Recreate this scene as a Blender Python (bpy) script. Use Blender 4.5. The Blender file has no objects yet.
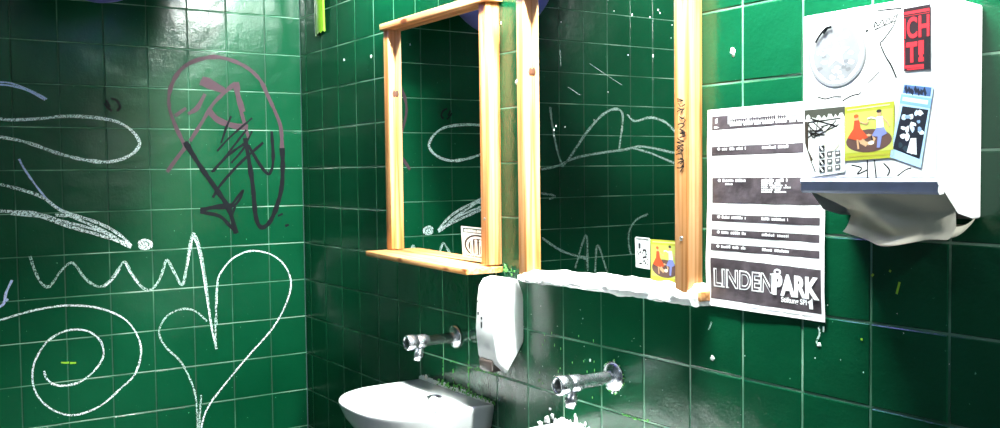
import bpy, bmesh, math, random
from mathutils import Vector, Matrix, Euler, noise
random.seed(7)
C = bpy.context.scene.collection
SC = bpy.context.scene

# ------------------------------------------------------------------ camera
CAM = Vector((3.6595052, -1.4685817, 1.4732507))
YAW, PITCH, ROLL, F = 2.5566881, -0.0434145, -0.0117227, 954.1971
_d = Vector((math.cos(PITCH)*math.cos(YAW), math.cos(PITCH)*math.sin(YAW), math.sin(PITCH)))
_r0 = Vector((math.sin(YAW), -math.cos(YAW), 0)); _u0 = _r0.cross(_d)
_r = math.cos(ROLL)*_r0 + math.sin(ROLL)*_u0
_u = -math.sin(ROLL)*_r0 + math.cos(ROLL)*_u0
cd = bpy.data.cameras.new('camera'); cam = bpy.data.objects.new('camera', cd); C.objects.link(cam)
m = Matrix((( _r.x, _u.x, -_d.x, CAM.x), (_r.y, _u.y, -_d.y, CAM.y), (_r.z, _u.z, -_d.z, CAM.z), (0, 0, 0, 1)))
cam.matrix_world = m
cd.sensor_width = 36; cd.lens = F/1000*36; cd.clip_start = .02
SC.camera = cam

def U(px, py, ax=1, val=0.0):
    """point of the plane (axis = val) that a measured position in the photo stands for"""
    v = _d + (px-500)/F*_r - (py-214)/F*_u
    t = (val-CAM[ax])/v[ax]
    return CAM + t*v

# ------------------------------------------------------------------ materials
def new_mat(name):
    m = bpy.data.materials.new(name); m.use_nodes = True
    nt = m.node_tree; b = nt.nodes['Principled BSDF']
    return m, nt, b
def N(nt, t, **kw):
    n = nt.nodes.new(t)
    for k, v in kw.items():
        if k in n.inputs: n.inputs[k].default_value = v
        else: setattr(n, k, v)
    return n
def ramp(nt, fac, stops):
    r = nt.nodes.new('ShaderNodeValToRGB')
    el = r.color_ramp.elements
    while len(el) < len(stops): el.new(.5)
    for e, (p, c) in zip(el, stops):
        e.position = p; e.color = (*c, 1) if len(c) == 3 else c
    nt.links.new(fac, r.inputs[0]); return r
def coords(nt, scale=(1, 1, 1)):
    tc = nt.nodes.new('ShaderNodeTexCoord'); mp = nt.nodes.new('ShaderNodeMapping')
    mp.inputs['Scale'].default_value = scale
    nt.links.new(tc.outputs['Object'], mp.inputs[0]); return mp.outputs[0]
def bump(nt, b, fac, strength=.2, dist=.01):
    bp = N(nt, 'ShaderNodeBump', Strength=strength, Distance=dist)
    nt.links.new(fac, bp.inputs['Height']); nt.links.new(bp.outputs[0], b.inputs['Normal'])
def plain(name, col, rough=.5, metal=0, var=.12, scale=30, bmp=0, spec=.5, coat=0):
    m, nt, b = new_mat(name)
    nz = N(nt, 'ShaderNodeTexNoise', Scale=scale, Detail=4.0)
    nt.links.new(coords(nt), nz.inputs['Vector'])
    c0 = tuple(max(0, x*(1-var)) for x in col); c1 = tuple(min(1, x*(1+var)) for x in col)
    r = ramp(nt, nz.outputs['Fac'], [(.3, c0), (.7, c1)])
    nt.links.new(r.outputs[0], b.inputs['Base Color'])
    b.inputs['Roughness'].default_value = rough; b.inputs['Metallic'].default_value = metal
    b.inputs['Specular IOR Level'].default_value = spec
    b.inputs['Coat Weight'].default_value = coat
    if bmp: bump(nt, b, nz.outputs['Fac'], bmp, .01)
    return m

def tile_mat():
    m, nt, b = new_mat('green_gloss_tile')
    co = coords(nt)
    n1 = N(nt, 'ShaderNodeTexNoise', Scale=2.2, Detail=3.0); nt.links.new(co, n1.inputs['Vector'])
    r = ramp(nt, n1.outputs['Fac'], [(.3, (.0012, .043, .0165)), (.7, (.0025, .060, .024))])
    # pale drips and dust flecks
    n3 = N(nt, 'ShaderNodeTexNoise', Scale=95.0, Detail=2.0); nt.links.new(co, n3.inputs['Vector'])
    r3 = ramp(nt, n3.outputs['Fac'], [(.74, (0, 0, 0)), (.80, (1, 1, 1))])
    mx = N(nt, 'ShaderNodeMix', data_type='RGBA'); nt.links.new(r3.outputs[0], mx.inputs[0])
    nt.links.new(r.outputs[0], mx.inputs[6]); mx.inputs[7].default_value = (.10, .30, .18, 1)
    nt.links.new(mx.outputs[2], b.inputs['Base Color'])
    # brushed-on gloss paint: fine orange peel plus slow waviness
    n2 = N(nt, 'ShaderNodeTexNoise', Scale=140.0, Detail=3.0); nt.links.new(co, n2.inputs['Vector'])
    n4 = N(nt, 'ShaderNodeTexNoise', Scale=14.0, Detail=2.0); nt.links.new(co, n4.inputs['Vector'])
    b1 = N(nt, 'ShaderNodeBump', Strength=.25, Distance=.002); nt.links.new(n2.outputs['Fac'], b1.inputs['Height'])
    b2 = N(nt, 'ShaderNodeBump', Strength=.5, Distance=.004); nt.links.new(n4.outputs['Fac'], b2.inputs['Height'])
    nt.links.new(b1.outputs[0], b2.inputs['Normal']); nt.links.new(b2.outputs[0], b.inputs['Normal'])
    rr = N(nt, 'ShaderNodeMapRange'); rr.inputs[3].default_value = .12; rr.inputs[4].default_value = .26
    nt.links.new(n1.outputs['Fac'], rr.inputs[0]); nt.links.new(rr.outputs[0], b.inputs['Roughness'])
    b.inputs['Specular IOR Level'].default_value = .4
    return m
def grout_mat(name, stops):
    m, nt, b = new_mat(name)
    nz = N(nt, 'ShaderNodeTexNoise', Scale=4.0, Detail=4.0); nt.links.new(coords(nt), nz.inputs['Vector'])
    r = ramp(nt, nz.outputs['Fac'], stops)
    nt.links.new(r.outputs[0], b.inputs['Base Color']); b.inputs['Roughness'].default_value = .7
    return m
def chalk_mat(name, col, cover=.5, scale=260.0):
    m, nt, b = new_mat(name)
    nz = N(nt, 'ShaderNodeTexNoise', Scale=scale, Detail=3.0); nt.links.new(coords(nt), nz.inputs['Vector'])
    r = ramp(nt, nz.outputs['Fac'], [(cover-.1, (0, 0, 0)), (cover+.06, (1, 1, 1))])
    b.inputs['Base Color'].default_value = (*col, 1); b.inputs['Roughness'].default_value = .8; b.inputs['Specular IOR Level'].default_value = .1
    nt.links.new(r.outputs[0], b.inputs['Alpha'])
    return m
def wood_mat(name, axis, tone=(1, 1, 1)):
    m, nt, b = new_mat(name)
    s = [75, 75, 75]; s[axis] = 2.0
    co = coords(nt, tuple(s))
    nz = N(nt, 'ShaderNodeTexNoise', Scale=1.0, Detail=6.0, Distortion=.6); nt.links.new(co, nz.inputs['Vector'])
    t = lambda c: tuple(x*y for x, y in zip(c, tone))
    r = ramp(nt, nz.outputs['Fac'], [(.28, t((.34, .11, .02))), (.42, t((.62, .32, .10))), (.54, t((.80, .52, .25))), (.72, t((.92, .68, .40)))])
    # knots
    s2 = [16, 16, 16]; s2[axis] = 6
    vo = N(nt, 'ShaderNodeTexVoronoi', Scale=1.0); nt.links.new(coords(nt, tuple(s2)), vo.inputs['Vector'])
    kr = ramp(nt, vo.outputs['Distance'], [(.10, (1, 1, 1)), (.17, (0, 0, 0))])
    mx = N(nt, 'ShaderNodeMix', data_type='RGBA'); nt.links.new(kr.outputs[0], mx.inputs[0])
    nt.links.new(r.outputs[0], mx.inputs[6]); mx.inputs[7].default_value = (*t((.25, .07, .015)), 1)
    nt.links.new(mx.outputs[2], b.inputs['Base Color'])
    b.inputs['Roughness'].default_value = .45
    bump(nt, b, nz.outputs['Fac'], .15, .002)
    return m
def emit_mat(name, col, s):
    m, nt, b = new_mat(name)
    b.inputs['Base Color'].default_value = (*col, 1)
    b.inputs['Emission Color'].default_value = (*col, 1); b.inputs['Emission Strength'].default_value = s
    return m

M = dict(
    tile=tile_mat(), grout_pale=grout_mat('half_painted_grout', [(.36, (.006, .08, .035)), (.50, (.07, .20, .12)), (.62, (.22, .36, .26))]),
    grout_dark=grout_mat('painted_over_grout', [(.38, (.002, .03, .012)), (.56, (.004, .06, .028)), (.70, (.04, .15, .08))]),
    wood_z=wood_mat('pine_upright', 2, (.80, .60, .50)), wood_x=wood_mat('pine_board', 0, (.84, .66, .55)),
    ceramic=plain('white_glazed_ceramic', (.93, .93, .93), .12, var=.02, coat=.3),
    plastic=plain('white_plastic', (.88, .88, .87), .3, var=.02),
    enamel=plain('white_enamelled_metal', (.90, .90, .90), .28, var=.015),
    steel=plain('bluish_brushed_steel', (.60, .63, .86), .35, .1, var=.1),
    dark_plastic=plain('dark_brown_plastic', (.06, .045, .04), .35),
    chrome=plain('worn_chrome', (.62, .63, .68), .20, .95, var=.5, scale=60, bmp=.15),
    dark_metal=plain('dark_tap_button', (.06, .06, .07), .3, .8),
    plaster=plain('rough_white_plaster', (.90, .90, .88), .75, var=.06, scale=50, bmp=.5),
    ply=plain('mirror_backing', (.03, .03, .03), .7),
    paper=plain('white_paper', (.88, .88, .88), .6, var=.02),
    ink=plain('black_toner', (.060, .048, .055), .34, var=.35, scale=40, bmp=.25),
    whiteink=plain('unprinted_paper', (.9, .9, .9), .6, var=.01),
    towel=plain('crumpled_paper_towel', (.74, .69, .56), .9, var=.06, scale=12, bmp=.2),
    chalk=chalk_mat('white_chalk', (.80, .90, .90), .49), chalk_thin=chalk_mat('thin_chalk', (.42, .56, .50), .51),
    chalk_blue=chalk_mat('bluish_chalk', (.50, .56, .85), .40),
    pink=chalk_mat('faded_pink_marker', (.062, .036, .046), .16, 90), black_pen=chalk_mat('black_marker', (.006, .007, .009), .08, 120),
    scratch=chalk_mat('fine_scratch', (.25, .33, .3), .5, 400), fleck=plain('white_fleck', (.85, .88, .85), .7), moss=plain('green_flakes', (.12, .42, .08), .8, var=.5, scale=200),
    lime=plain('lime_tape', (.20, .42, .015), .35, var=.1), lime2=plain('pale_lime_tape', (.36, .60, .08), .35, var=.06),
    purple=plain('blue_purple_glass_shade', (.16, .14, .58), .45, var=.15, scale=6),
    caulk=plain('white_silicone', (.85, .86, .84), .5, var=.1, scale=80, bmp=.4),
    knot=plain('pine_knot', (.07, .018, .004), .5), housing=plain('grey_lamp_housing', (.10, .10, .10), .6), screw=plain('screw_steel', (.6, .6, .6), .3, 1),
    floor=plain('grey_floor_tile', (.03, .032, .036), .5, scale=8), ceil=plain('dark_ceiling_paint', (.035, .04, .05), .9),
    partition=plain('dark_laminate', (.010, .018, .028), .6),
)
mm, nt, b = new_mat('mirror_glass')
b.inputs['Metallic'].default_value = 1; b.inputs['Base Color'].default_value = (.82, .88, .86, 1)
b.inputs['Roughness'].default_value = .012
M['mirror'] = mm
_cm = {}
def cm(r, g, b_, rough=.45):
    """flat printed colour given in display values"""
    k = (r, g, b_)
    if k not in _cm:
        lin = tuple(((x/255+.055)/1.055)**2.4 if x/255 > .04 else x/255/12.92 for x in k)
        _cm[k] = plain('printed_ink_%d_%d_%d' % k, lin, rough, var=.06, scale=60)
    return _cm[k]

# ------------------------------------------------------------------ mesh builder
class MB:
    def __init__(s): s.v = []; s.f = []; s.mi = []; s.sm = []; s.mats = []
    def mat(s, m):
        if m not in s.mats: s.mats.append(m)
        return s.mats.index(m)
    def add(s, vs, fs, m, smooth=False):
        o = len(s.v); i = s.mat(m)
        s.v += [Vector(v) for v in vs]
        for f in fs: s.f.append([o+k for k in f]); s.mi.append(i); s.sm.append(smooth)
    def grid(s, fn, nu, nv, m, smooth=True, wrapu=False, wrapv=False):
        vs = [fn(i/nu, j/nv) for j in range(nv + (0 if wrapv else 1)) for i in range(nu + (0 if wrapu else 1))]
        W = nu if wrapu else nu+1; H = nv if wrapv else nv+1
        fs = []
        for j in range(nv):
            for i in range(nu):
                a, b2 = i % W, (i+1) % W; c, d = j % H, (j+1) % H
                fs.append((c*W+a, c*W+b2, d*W+b2, d*W+a))
        s.add(vs, fs, m, smooth)
    def box(s, lo, hi, m, bev=0):
        bm = bmesh.new(); bmesh.ops.create_cube(bm, size=1)
        for v in bm.verts: v.co = Vector([lo[k]+(hi[k]-lo[k])*(v.co[k]+.5) for k in range(3)])
        if bev: bmesh.ops.bevel(bm, geom=bm.edges[:], offset=bev, segments=2, profile=.6, affect='EDGES', clamp_overlap=True)
        s.bm(bm, m, bool(bev))
    def bm(s, bm, m, smooth=False):
        bm.verts.ensure_lookup_table(); bm.normal_update()
        s.add([v.co.copy() for v in bm.verts], [[v.index for v in f.verts] for f in bm.faces], m, smooth); bm.free()
    def lathe(s, prof, m, origin, axis, up=(0, 0, 1), seg=28, smooth=True):
        a = Vector(axis).normalized(); x = Vector(up).cross(a)
        if x.length < 1e-4: x = Vector((1, 0, 0)).cross(a)
        x.normalize(); y = a.cross(x); o = Vector(origin); n = len(prof)-1
        s.grid(lambda u, v: o + a*prof[round(v*n)][1] + prof[round(v*n)][0]*(x*math.cos(2*math.pi*u)+y*math.sin(2*math.pi*u)), seg, n, m, smooth, wrapu=True)
    def build(s, name, parent=None, loc=None):
        me = bpy.data.meshes.new(name); o = bpy.data.objects.new(name, me)
        off = Vector(loc) if loc is not None else (parent['_o'] if parent is not None else Vector((0, 0, 0)))
        off = Vector(off)
        me.from_pydata([v-off for v in s.v], [], s.f); me.validate()
        for m in s.mats: me.materials.append(m)
        if len(me.polygons) == len(s.f):
            me.polygons.foreach_set('material_index', s.mi); me.polygons.foreach_set('use_smooth', s.sm)
        C.objects.link(o)
        if parent is not None: o.parent = parent
        else: o.location = off
        ORG[o.name] = off
        return o
ORG = {}
class Par:
    """wrapper that lets children be given in world coordinates"""
def empty(name, loc):
    o = bpy.data.objects.new(name, None); o.location = loc; o.empty_display_size = .05
    C.objects.link(o); ORG[o.name] = Vector(loc); return o
def part(mb, name, parent, label=None, smoothangle=None):
    off = ORG[parent.name]
    o = mb.build(name, None, off); o.location = (0, 0, 0); o.parent = parent
    if label: o['label'] = label
    return o
def part2(mb, name, part_obj, label=None):       # sub-part: its parent part sits at the thing's origin
    return part(mb, name, part_obj, label)
def tag(o, label, cat, group=None, kind=None):
    o['label'] = label; o['category'] = cat
    if group: o['group'] = group
    if kind: o['kind'] = kind
    return o
def struct(o): o['kind'] = 'structure'; return o

# ------------------------------------------------------------------ the room
ZR = [round(.15*k, 4) for k in range(20)] + [2.95]
def tiled(name, cols, rows, P, out, vert, horiz):
    """P(u, z) -> point on the wall face, out = normal into the room"""
    mb = MB(); out = Vector(out); e = .0016; be = .0022; dp = .0016
    rng = random.Random(name)
    for a, b2 in zip(cols, cols[1:]):
        for z0, z1 in zip(rows, rows[1:]):
            j = [rng.uniform(-.0004, .0004) for _ in range(4)]
            o = [P(a+e, z0+e), P(b2-e, z0+e), P(b2-e, z1-e), P(a+e, z1-e)]
            i = [P(a+e+be, z0+e+be), P(b2-e-be, z0+e+be), P(b2-e-be, z1-e-be), P(a+e+be, z1-e-be)]
            o = [q - out*dp for q in o]; i = [q + out*jj for q, jj in zip(i, j)]
            mb.add(o+i, [(4, 5, 6, 7), (0, 1, 5, 4), (1, 2, 6, 5), (2, 3, 7, 6), (3, 0, 4, 7)], M['tile'])
    g = [P(cols[0], rows[0]), P(cols[-1], rows[0]), P(cols[-1], rows[-1]), P(cols[0], rows[-1])]
    g1 = [q - out*.0012 for q in g]; g2 = [q - out*.08 for q in g]
    mb.add(g1+g2, [(0, 1, 2, 3), (4, 7, 6, 5), (0, 4, 5, 1), (1, 5, 6, 2), (2, 6, 7, 3), (3, 7, 4, 0)], vert)
    for z in rows[1:-1]:
        mb.add([q - out*.0009 for q in (P(cols[0], z-.0016), P(cols[-1], z-.0016), P(cols[-1], z+.0016), P(cols[0], z+.0016))], [(0, 1, 2, 3)], horiz)
    return mb
RC = [0, .062, .212, .365, .517, .667, .817, .966, 1.114, 1.264, 1.417, 1.569, 1.727, 1.878, 2.030, 2.178, 2.327, 2.475, 2.623, 2.770, 2.92, 3.07, 3.22, 3.37, 3.52, 3.67, 3.82, 3.97, 4.12, 4.27, 4.42, 4.57]
LC = [0, .147, .299, .447, .595, .745, .896, 1.046] + [round(1.196+.15*k, 3) for k in range(10)]
RX, LY = RC[-1], LC[-1]
struct(tiled('wall_right', RC, ZR, lambda u, z: Vector((u, 0, z)), (0, -1, 0), M['grout_pale'], M['grout_pale']).build('wall_right'))
struct(tiled('wall_left', LC, ZR, lambda u, z: Vector((0, -u, z)), (1, 0, 0), M['grout_dark'], M['grout_pale']).build('wall_left'))
def slab(name, lo, hi, mat):
    b3 = MB(); b3.box(lo, hi, mat); return struct(b3.build(name))
slab('floor', (-.08, -LY-.08, -.1), (RX+.08, .08, 0), M['floor'])
slab('ceiling', (-.08, -LY-.08, 2.95), (RX+.08, .08, 3.05), M['ceil'])
slab('wall_front', (-.08, -LY-.08, 0), (RX+.08, -LY, 2.95), M['partition'])
slab('wall_back', (RX, -LY, 0), (RX+.08, 0, 2.95), M['partition'])

def blob(mb, c, r, mat, seed=0, nu=12, nv=8, amp=.35):
    c = Vector(c)
    def fn(u, v):
        th = 2*math.pi*u; ph = math.pi*(v*.98+.01)
        d = Vector((math.sin(ph)*math.cos(th), math.sin(ph)*math.sin(th), math.cos(ph)))
        k = 1+amp*noise.noise(d*1.7+Vector((seed*3.1, seed, 0)))
        return c+Vector((d.x*r[0], d.y*r[1], d.z*r[2]))*k
    mb.grid(fn, nu, nv, mat, True, wrapu=True)
# ------------------------------------------------------------------ framed mirrors
def mirror(x0, name_label, painted):
    x1 = x0+.62; zt, zb = 1.941, 1.215; D = .045; yg = -.022
    t = empty('wall_mirror', (x0+.31, 0, zb))
    tag(t, name_label, 'mirror', 'pine framed wall mirrors')
    b = MB(); b.box((x0+.012, -.0205, zb+.004), (x1-.012, -.001, zt-.004), M['ply']); part(b, 'backing_board', t)
    b = MB(); b.box((x0+.034, yg, zb+.005), (x1-.035, -.0206, zt-.003), M['mirror']); part(b, 'mirror_glass', t)
    zl = zb+.004 if not painted else 1.2
    for (a, c) in ((x0, x0+.036), (x1-.037, x1)):
        b = MB(); b.box((a, -D, zl + (.006 if a == x0 else -.002)), (c, 0, zt), M['wood_z'], .002)
        if a == x0: blob(b, (c+.0002, -.027, 1.733), (.0008, .0075, .011), M['knot'], 3, 10, 6, .2)
        part(b, 'upright', t)
    b = MB(); b.box((x0-.006, -.056, zt), (x1+.018, 0, zt+.021), M['wood_x'], .003); part(b, 'top_board', t)
    return t, x0, x1
mL, ax0, ax1 = mirror(.830, 'pine framed mirror with a bare pine shelf, beside the corner', False)
mR, bx0, bx1 = mirror(1.597, 'larger-looking pine framed mirror with a white-daubed sill, beside the poster', True)
# pine shelf under the left mirror (leans a little down to the right)
b = MB()
bmx = bmesh.new(); bmesh.ops.create_cube(bmx, size=1)
for v in bmx.verts:
    x = .826+.628*(v.co.x+.5); y = -.121*(.5-v.co.y) if True else 0
    z = (1.223-(x-.83)/.62*.0105) - .017*(.5-v.co.z)
    v.co = Vector((x, y, z))
bmesh.ops.bevel(bmx, geom=bmx.edges[:], offset=.003, segments=2, profile=.6, affect='EDGES')
b.bm(bmx, M['wood_x'], True); part(b, 'shelf', mL)
# plaster-daubed sill under the right mirror
b = MB()
def sill(u, v):
    x = 1.585+.652*u
    prof = [(0, 1.188), (-.035, 1.188), (-.052, 1.193), (-.054, 1.204), (-.046, 1.222), (-.024, 1.232), (0, 1.234)]
    k = v*(len(prof)-1); i = min(int(k), len(prof)-2); f = k-i
    y = prof[i][0]*(1-f)+prof[i+1][0]*f; z = prof[i][1]*(1-f)+prof[i+1][1]*f
    n = noise.noise(Vector((x*26, y*60, z*60))); n2 = noise.noise(Vector((x*9, 3, 1)))
    y *= 1 + .13*n + .12*n2
    tp = max(0, 1-u/.10)
    z += .0045*n + (0 if v < .4 else -.014*max(0, 1-u/.55)) + (.0045*noise.noise(Vector((x*30, 7, 7))) if v < .5 else 0)
    z += .006*tp*(1 if v < .5 else -1)
    y *= (1-.25*tp)
    return Vector((x, min(0, y), z))
b.grid(sill, 130, 24, M['plaster'])
e0 = [sill(0, j/24) for j in range(25)]; e1 = [sill(1, j/24) for j in range(25)]
b.add(e0, [tuple(range(25))[::-1]], M['plaster']); b.add(e1, [tuple(range(25))], M['plaster'])
part(b, 'plastered_sill', mR, 'white plaster daubed sill')
# broken pine end showing at the right end of the sill
b = MB()
b.box((2.226, -.034, 1.199), (2.242, -.001, 1.222), M['wood_x'], .004)
part(b, 'sill_end', mR, 'bare splintered pine end')
# screws in the uprights
for root, x, z in ((mL, ax1-.018, 1.345), (mR, bx1-.018, 1.33)):
    b = MB(); b.lathe([(0, .0018), (.004, .0015), (.005, 0)], M['screw'], (x, -.045, z), (0, -1, 0), seg=12); part(b, 'screw', root)
# marker scrawl down the right upright
def strokes(mb, lines, plane, w, mat, lift=.0009, smooth=True, taper=False):
    """lines: polylines of 3D points on a plane with normal 'plane'"""
    nrm = Vector(plane)
    for li, pts in enumerate(lines):
        pts = [Vector(p) for p in pts]
        if smooth and len(pts) > 2:
            q = []
            P = [2*pts[0]-pts[1]] + pts + [2*pts[-1]-pts[-2]]
            for i in range(1, len(P)-2):
                for k in range(6):
                    t = k/6
                    q.append(.5*((2*P[i]) + (-P[i-1]+P[i+1])*t + (2*P[i-1]-5*P[i]+4*P[i+1]-P[i+2])*t*t + (-P[i-1]+3*P[i]-3*P[i+1]+P[i+2])*t**3))
            q.append(pts[-1]); pts = q
        L, R = [], []
        n = len(pts)
        for i, p in enumerate(pts):
            t = (pts[min(i+1, n-1)]-pts[max(i-1, 0)])
            if t.length < 1e-6: t = Vector((0, 0, 1))
            s = t.normalized().cross(nrm).normalized()
            ww = w*(.5+.22*noise.noise(p*30))
            if taper: ww *= .35+.65*math.sin(math.pi*min(1, .08+i/n))
            pp = p+nrm*(lift+li*.00004)
            L.append(pp+s*ww); R.append(pp-s*ww)
        vs = L+R
        mb.add(vs, [(i, i+1, n+i+1, n+i) for i in range(n-1)], mat)
def W(pts, w_axis, val): return [U(x, y, w_axis, val) for x, y in pts]
b = MB(); rr = random.Random(3)
ln = []
for k in range(17):
    y = 99+k*4.3; x = 681+rr.uniform(-1.5, 1.5)-.03*(y-99)*0
    ln.append(W([(x-3+rr.uniform(-1, 1), y), (x+rr.uniform(-2, 2), y+rr.uniform(-4, 3)), (x+3.2, y+rr.uniform(-2, 4)), (x+rr.uniform(-3, 1), y+rr.uniform(2, 5))], 1, -.0455))
strokes(b, ln, (0, -1, 0), .0024, M['black_pen'], .0006)
part(b, 'marker_scrawl', mR, 'black marker scrawl on the right upright')

# ------------------------------------------------------------------ printed matter
def text_mesh(s, offset=0.0, space=1.0):
    c = bpy.data.curves.new('t', 'FONT'); c.body = s; c.size = 1; c.offset = offset; c.space_character = space
    o = bpy.data.objects.new('t', c); C.objects.link(o)
    dg = bpy.context.evaluated_depsgraph_get(); dg.update()
    me = bpy.data.meshes.new_from_object(o.evaluated_get(dg))
    vs = [v.co.copy() for v in me.vertices]; fs = [list(p.vertices) for p in me.polygons]
    bpy.data.objects.remove(o); bpy.data.curves.remove(c); bpy.data.meshes.remove(me)
    return vs, fs
class Art:
    """flat print: unit square (0,0 top-left .. 1,1 bottom-right) laid on a 3D quad"""
    def __init__(s, tl, tr, br, bl, nrm, disp=None, lift=.0004):
        s.c = [Vector(x) for x in (tl, tr, br, bl)]; s.n = Vector(nrm).normalized(); s.mb = MB(); s.disp = disp; s.lift = lift
    def P(s, u, v, layer):
        tl, tr, br, bl = s.c
        p = (tl*(1-u)+tr*u)*(1-v) + (bl*(1-u)+br*u)*v
        return p + s.n*(s.lift+layer*(.00025 if s.disp else .00005) + (s.disp(u, v) if s.disp else 0))
    def rect(s, u0, v0, u1, v1, mat, layer=1, nu=None, nv=None, jag=0):
        nu = nu or (max(1, int((u1-u0)*14)) if s.disp else 1); nv = nv or (max(1, int((v1-v0)*18)) if s.disp else 1)
        s.mb.grid(lambda a, b2: s.P(u0+(u1-u0)*a, v0+(v1-v0)*b2, layer), nu, nv, mat, False)
    def poly(s, pts, mat, layer=1):
        s.mb.add([s.P(u, v, layer) for u, v in pts], [tuple(range(len(pts)))], mat)
    def ell(s, u, v, ru, rv, mat, layer=1, n=28, jag=0, seed=0):
        rg = random.Random(seed)
        s.poly([(u+ru*math.cos(2*math.pi*k/n)*(1+rg.uniform(-jag, jag)), v+rv*math.sin(2*math.pi*k/n)*(1+rg.uniform(-jag, jag))) for k in range(n)], mat, layer)
    def line(s, pts, w, mat, layer=2, asp=1.0):
        for (a, b2), (c, d) in zip(pts, pts[1:]):
            du, dv = (c-a), (d-b2)*asp; L = math.hypot(du, dv) or 1
            nu_, nv_ = -dv/L*w/2, du/L*w/2/asp
            s.poly([(a+nu_, b2+nv_), (c+nu_, d+nv_), (c-nu_, d-nv_), (a-nu_, b2-nv_)], mat, layer)
    def text(s, t, u0, v0, u1, v1, mat, layer=2, offset=0.0, space=1.0, pad=0):
        vs, fs = text_mesh(t, offset, space)
        x0 = min(v.x for v in vs); x1 = max(v.x for v in vs); y0 = min(v.y for v in vs); y1 = max(v.y for v in vs)
        s.mb.add([s.P(u0+(u1-u0)*(v.x-x0)/(x1-x0), v1-(v1-v0)*(v.y-y0)/(y1-y0), layer) for v in vs], fs, mat)
    def scribble_words(s, u0, v0, u1, v1, mat, layer=2, seed=0, word=.06):
        rg = random.Random(seed); u = u0
        while u < u1:
            w = rg.uniform(.5, 1.3)*word; e = min(u1, u+w)
            x = u
            while x < e:      # letter-sized marks
                cw = rg.uniform(.008, .016); h = rg.uniform(.0, .35)*(v1-v0)
                s.poly([(x, v0+h), (min(e, x+cw), v0+h), (min(e, x+cw), v1), (x, v1)], mat, layer); x += cw+.004
            u = e+.02
def dance_art(a, mat_y=None):
    Y = cm(168, 172, 50); Y2 = cm(184, 192, 92); OR = cm(196, 74, 40); SK = cm(206, 160, 120); BR = cm(92, 66, 60); BL = cm(120, 130, 190); DK = cm(40, 34, 40); WH = cm(238, 236, 230)
    a.rect(0, 0, 1, 1, Y, 0); a.rect(.03, .12, .97, .86, Y2, 1)
    a.ell(.5, .66, .45, .21, BR, 2); a.ell(.47, .64, .16, .10, cm(200, 160, 120), 3, jag=.1); a.ell(.5, .63, .08, .05, BR, 4)
    a.ell(.55, .70, .06, .04, cm(235, 220, 200), 4)
    # woman in a flared orange dress
    a.poly([(.22, .27), (.32, .27), (.35, .42), (.50, .60), (.38, .64), (.24, .63), (.08, .58), (.20, .42)], OR, 5)
    a.ell(.27, .22, .045, .05, SK, 6); a.ell(.26, .19, .05, .035, cm(190, 90, 40), 7)
    a.line([(.33, .30), (.47, .36), (.50, .28)], .025, SK, 6); a.line([(.28, .62), (.30, .80)], .035, SK, 6); a.line([(.38, .62), (.45, .76)], .035, SK, 6)
    # man in pale shirt and blue trousers
    a.poly([(.66, .24), (.78, .24), (.80, .44), (.66, .44)], WH, 5)
    a.poly([(.66, .44), (.80, .44), (.86, .56), (.76, .60), (.72, .80), (.66, .80), (.68, .60), (.56, .58)], BL, 5)
    a.ell(.71, .18, .045, .05, SK, 6); a.ell(.71, .145, .05, .03, DK, 7)
    a.line([(.66, .28), (.56, .24), (.48, .26)], .028, WH, 6); a.line([(.79, .28), (.87, .36), (.90, .44)], .028, SK, 6)
    a.line([(.55, .57), (.58, .66)], .03, DK, 6)
    a.line([(.08, .06), (.92, .05)], .02, cm(238, 240, 170), 2); a.line([(.08, .93), (.92, .93)], .02, cm(170, 160, 60), 2)

def sticker(parent, px, plane, val, nrm, art, name, label):
    q = [U(x, y, plane, val) for x, y in px]
    a = Art(*q, nrm); art(a); return part(a.mb, name, parent, label)

# stickers on the mirrors
BK = cm(28, 28, 30); WHT = cm(235, 238, 235)
def arch_art(a):
    a.rect(0, 0, 1, 1, WHT, 0); a.rect(.06, .04, .97, .20, cm(50, 70, 66), 1)
    a.scribble_words(.1, .07, .93, .17, WHT, 2, 1, .2)
    a.ell(.55, .60, .47, .37, BK, 1); a.ell(.55, .60, .40, .31, WHT, 2); a.ell(.55, .62, .33, .26, BK, 3)
    for k in range(4):
        u = .30+.15*k
        a.poly([(u, .48-.03*(k % 2)), (u+.08, .46), (u+.10, .86), (u-.01, .86)], WHT, 4); a.ell(u+.04, .43, .05, .04, WHT, 5)
        a.poly([(u+.03, .58), (u+.05, .58), (u+.05, .84), (u+.02, .84)], BK, 5)
    a.rect(.02, .88, .98, 1, WHT, 5); a.scribble_words(.1, .91, .95, .97, BK, 6, 3, .25)
sticker(mL, [(461, 226), (492, 229), (491, 261), (463, 256)], 1, -.0222, (0, -1, 0), arch_art, 'sticker', 'black and white arched sticker in the glass corner')
def tagart(a):
    rg = random.Random(5)
    a.rect(0, .03, 1, 1, WHT, 0); a.rect(.06, 0, .94, .1, WHT, 0)
    a.rect(.22, .20, .38, .38, BK, 1)
    for k in range(26):
        u, v = rg.uniform(.12, .84), rg.uniform(.36, .86)
        w = rg.uniform(.05, .14); a.rect(u, v, min(.9, u+w), v+rg.uniform(.03, .055), BK, 1)
    a.line([(.5, .42), (.72, .40), (.74, .62), (.50, .66)], .07, BK, 2)
sticker(mR, [(635, 236.5), (650, 238), (650, 269.5), (636, 267)], 1, -.0222, (0, -1, 0), tagart, 'sticker', 'small white label with black marks in the glass corner')
sticker(mR, [(650.5, 239), (678, 241), (680, 286), (651, 281)], 1, -.0222, (0, -1, 0), dance_art, 'sticker', 'yellow sticker of a dancing couple in the glass corner')
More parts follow.
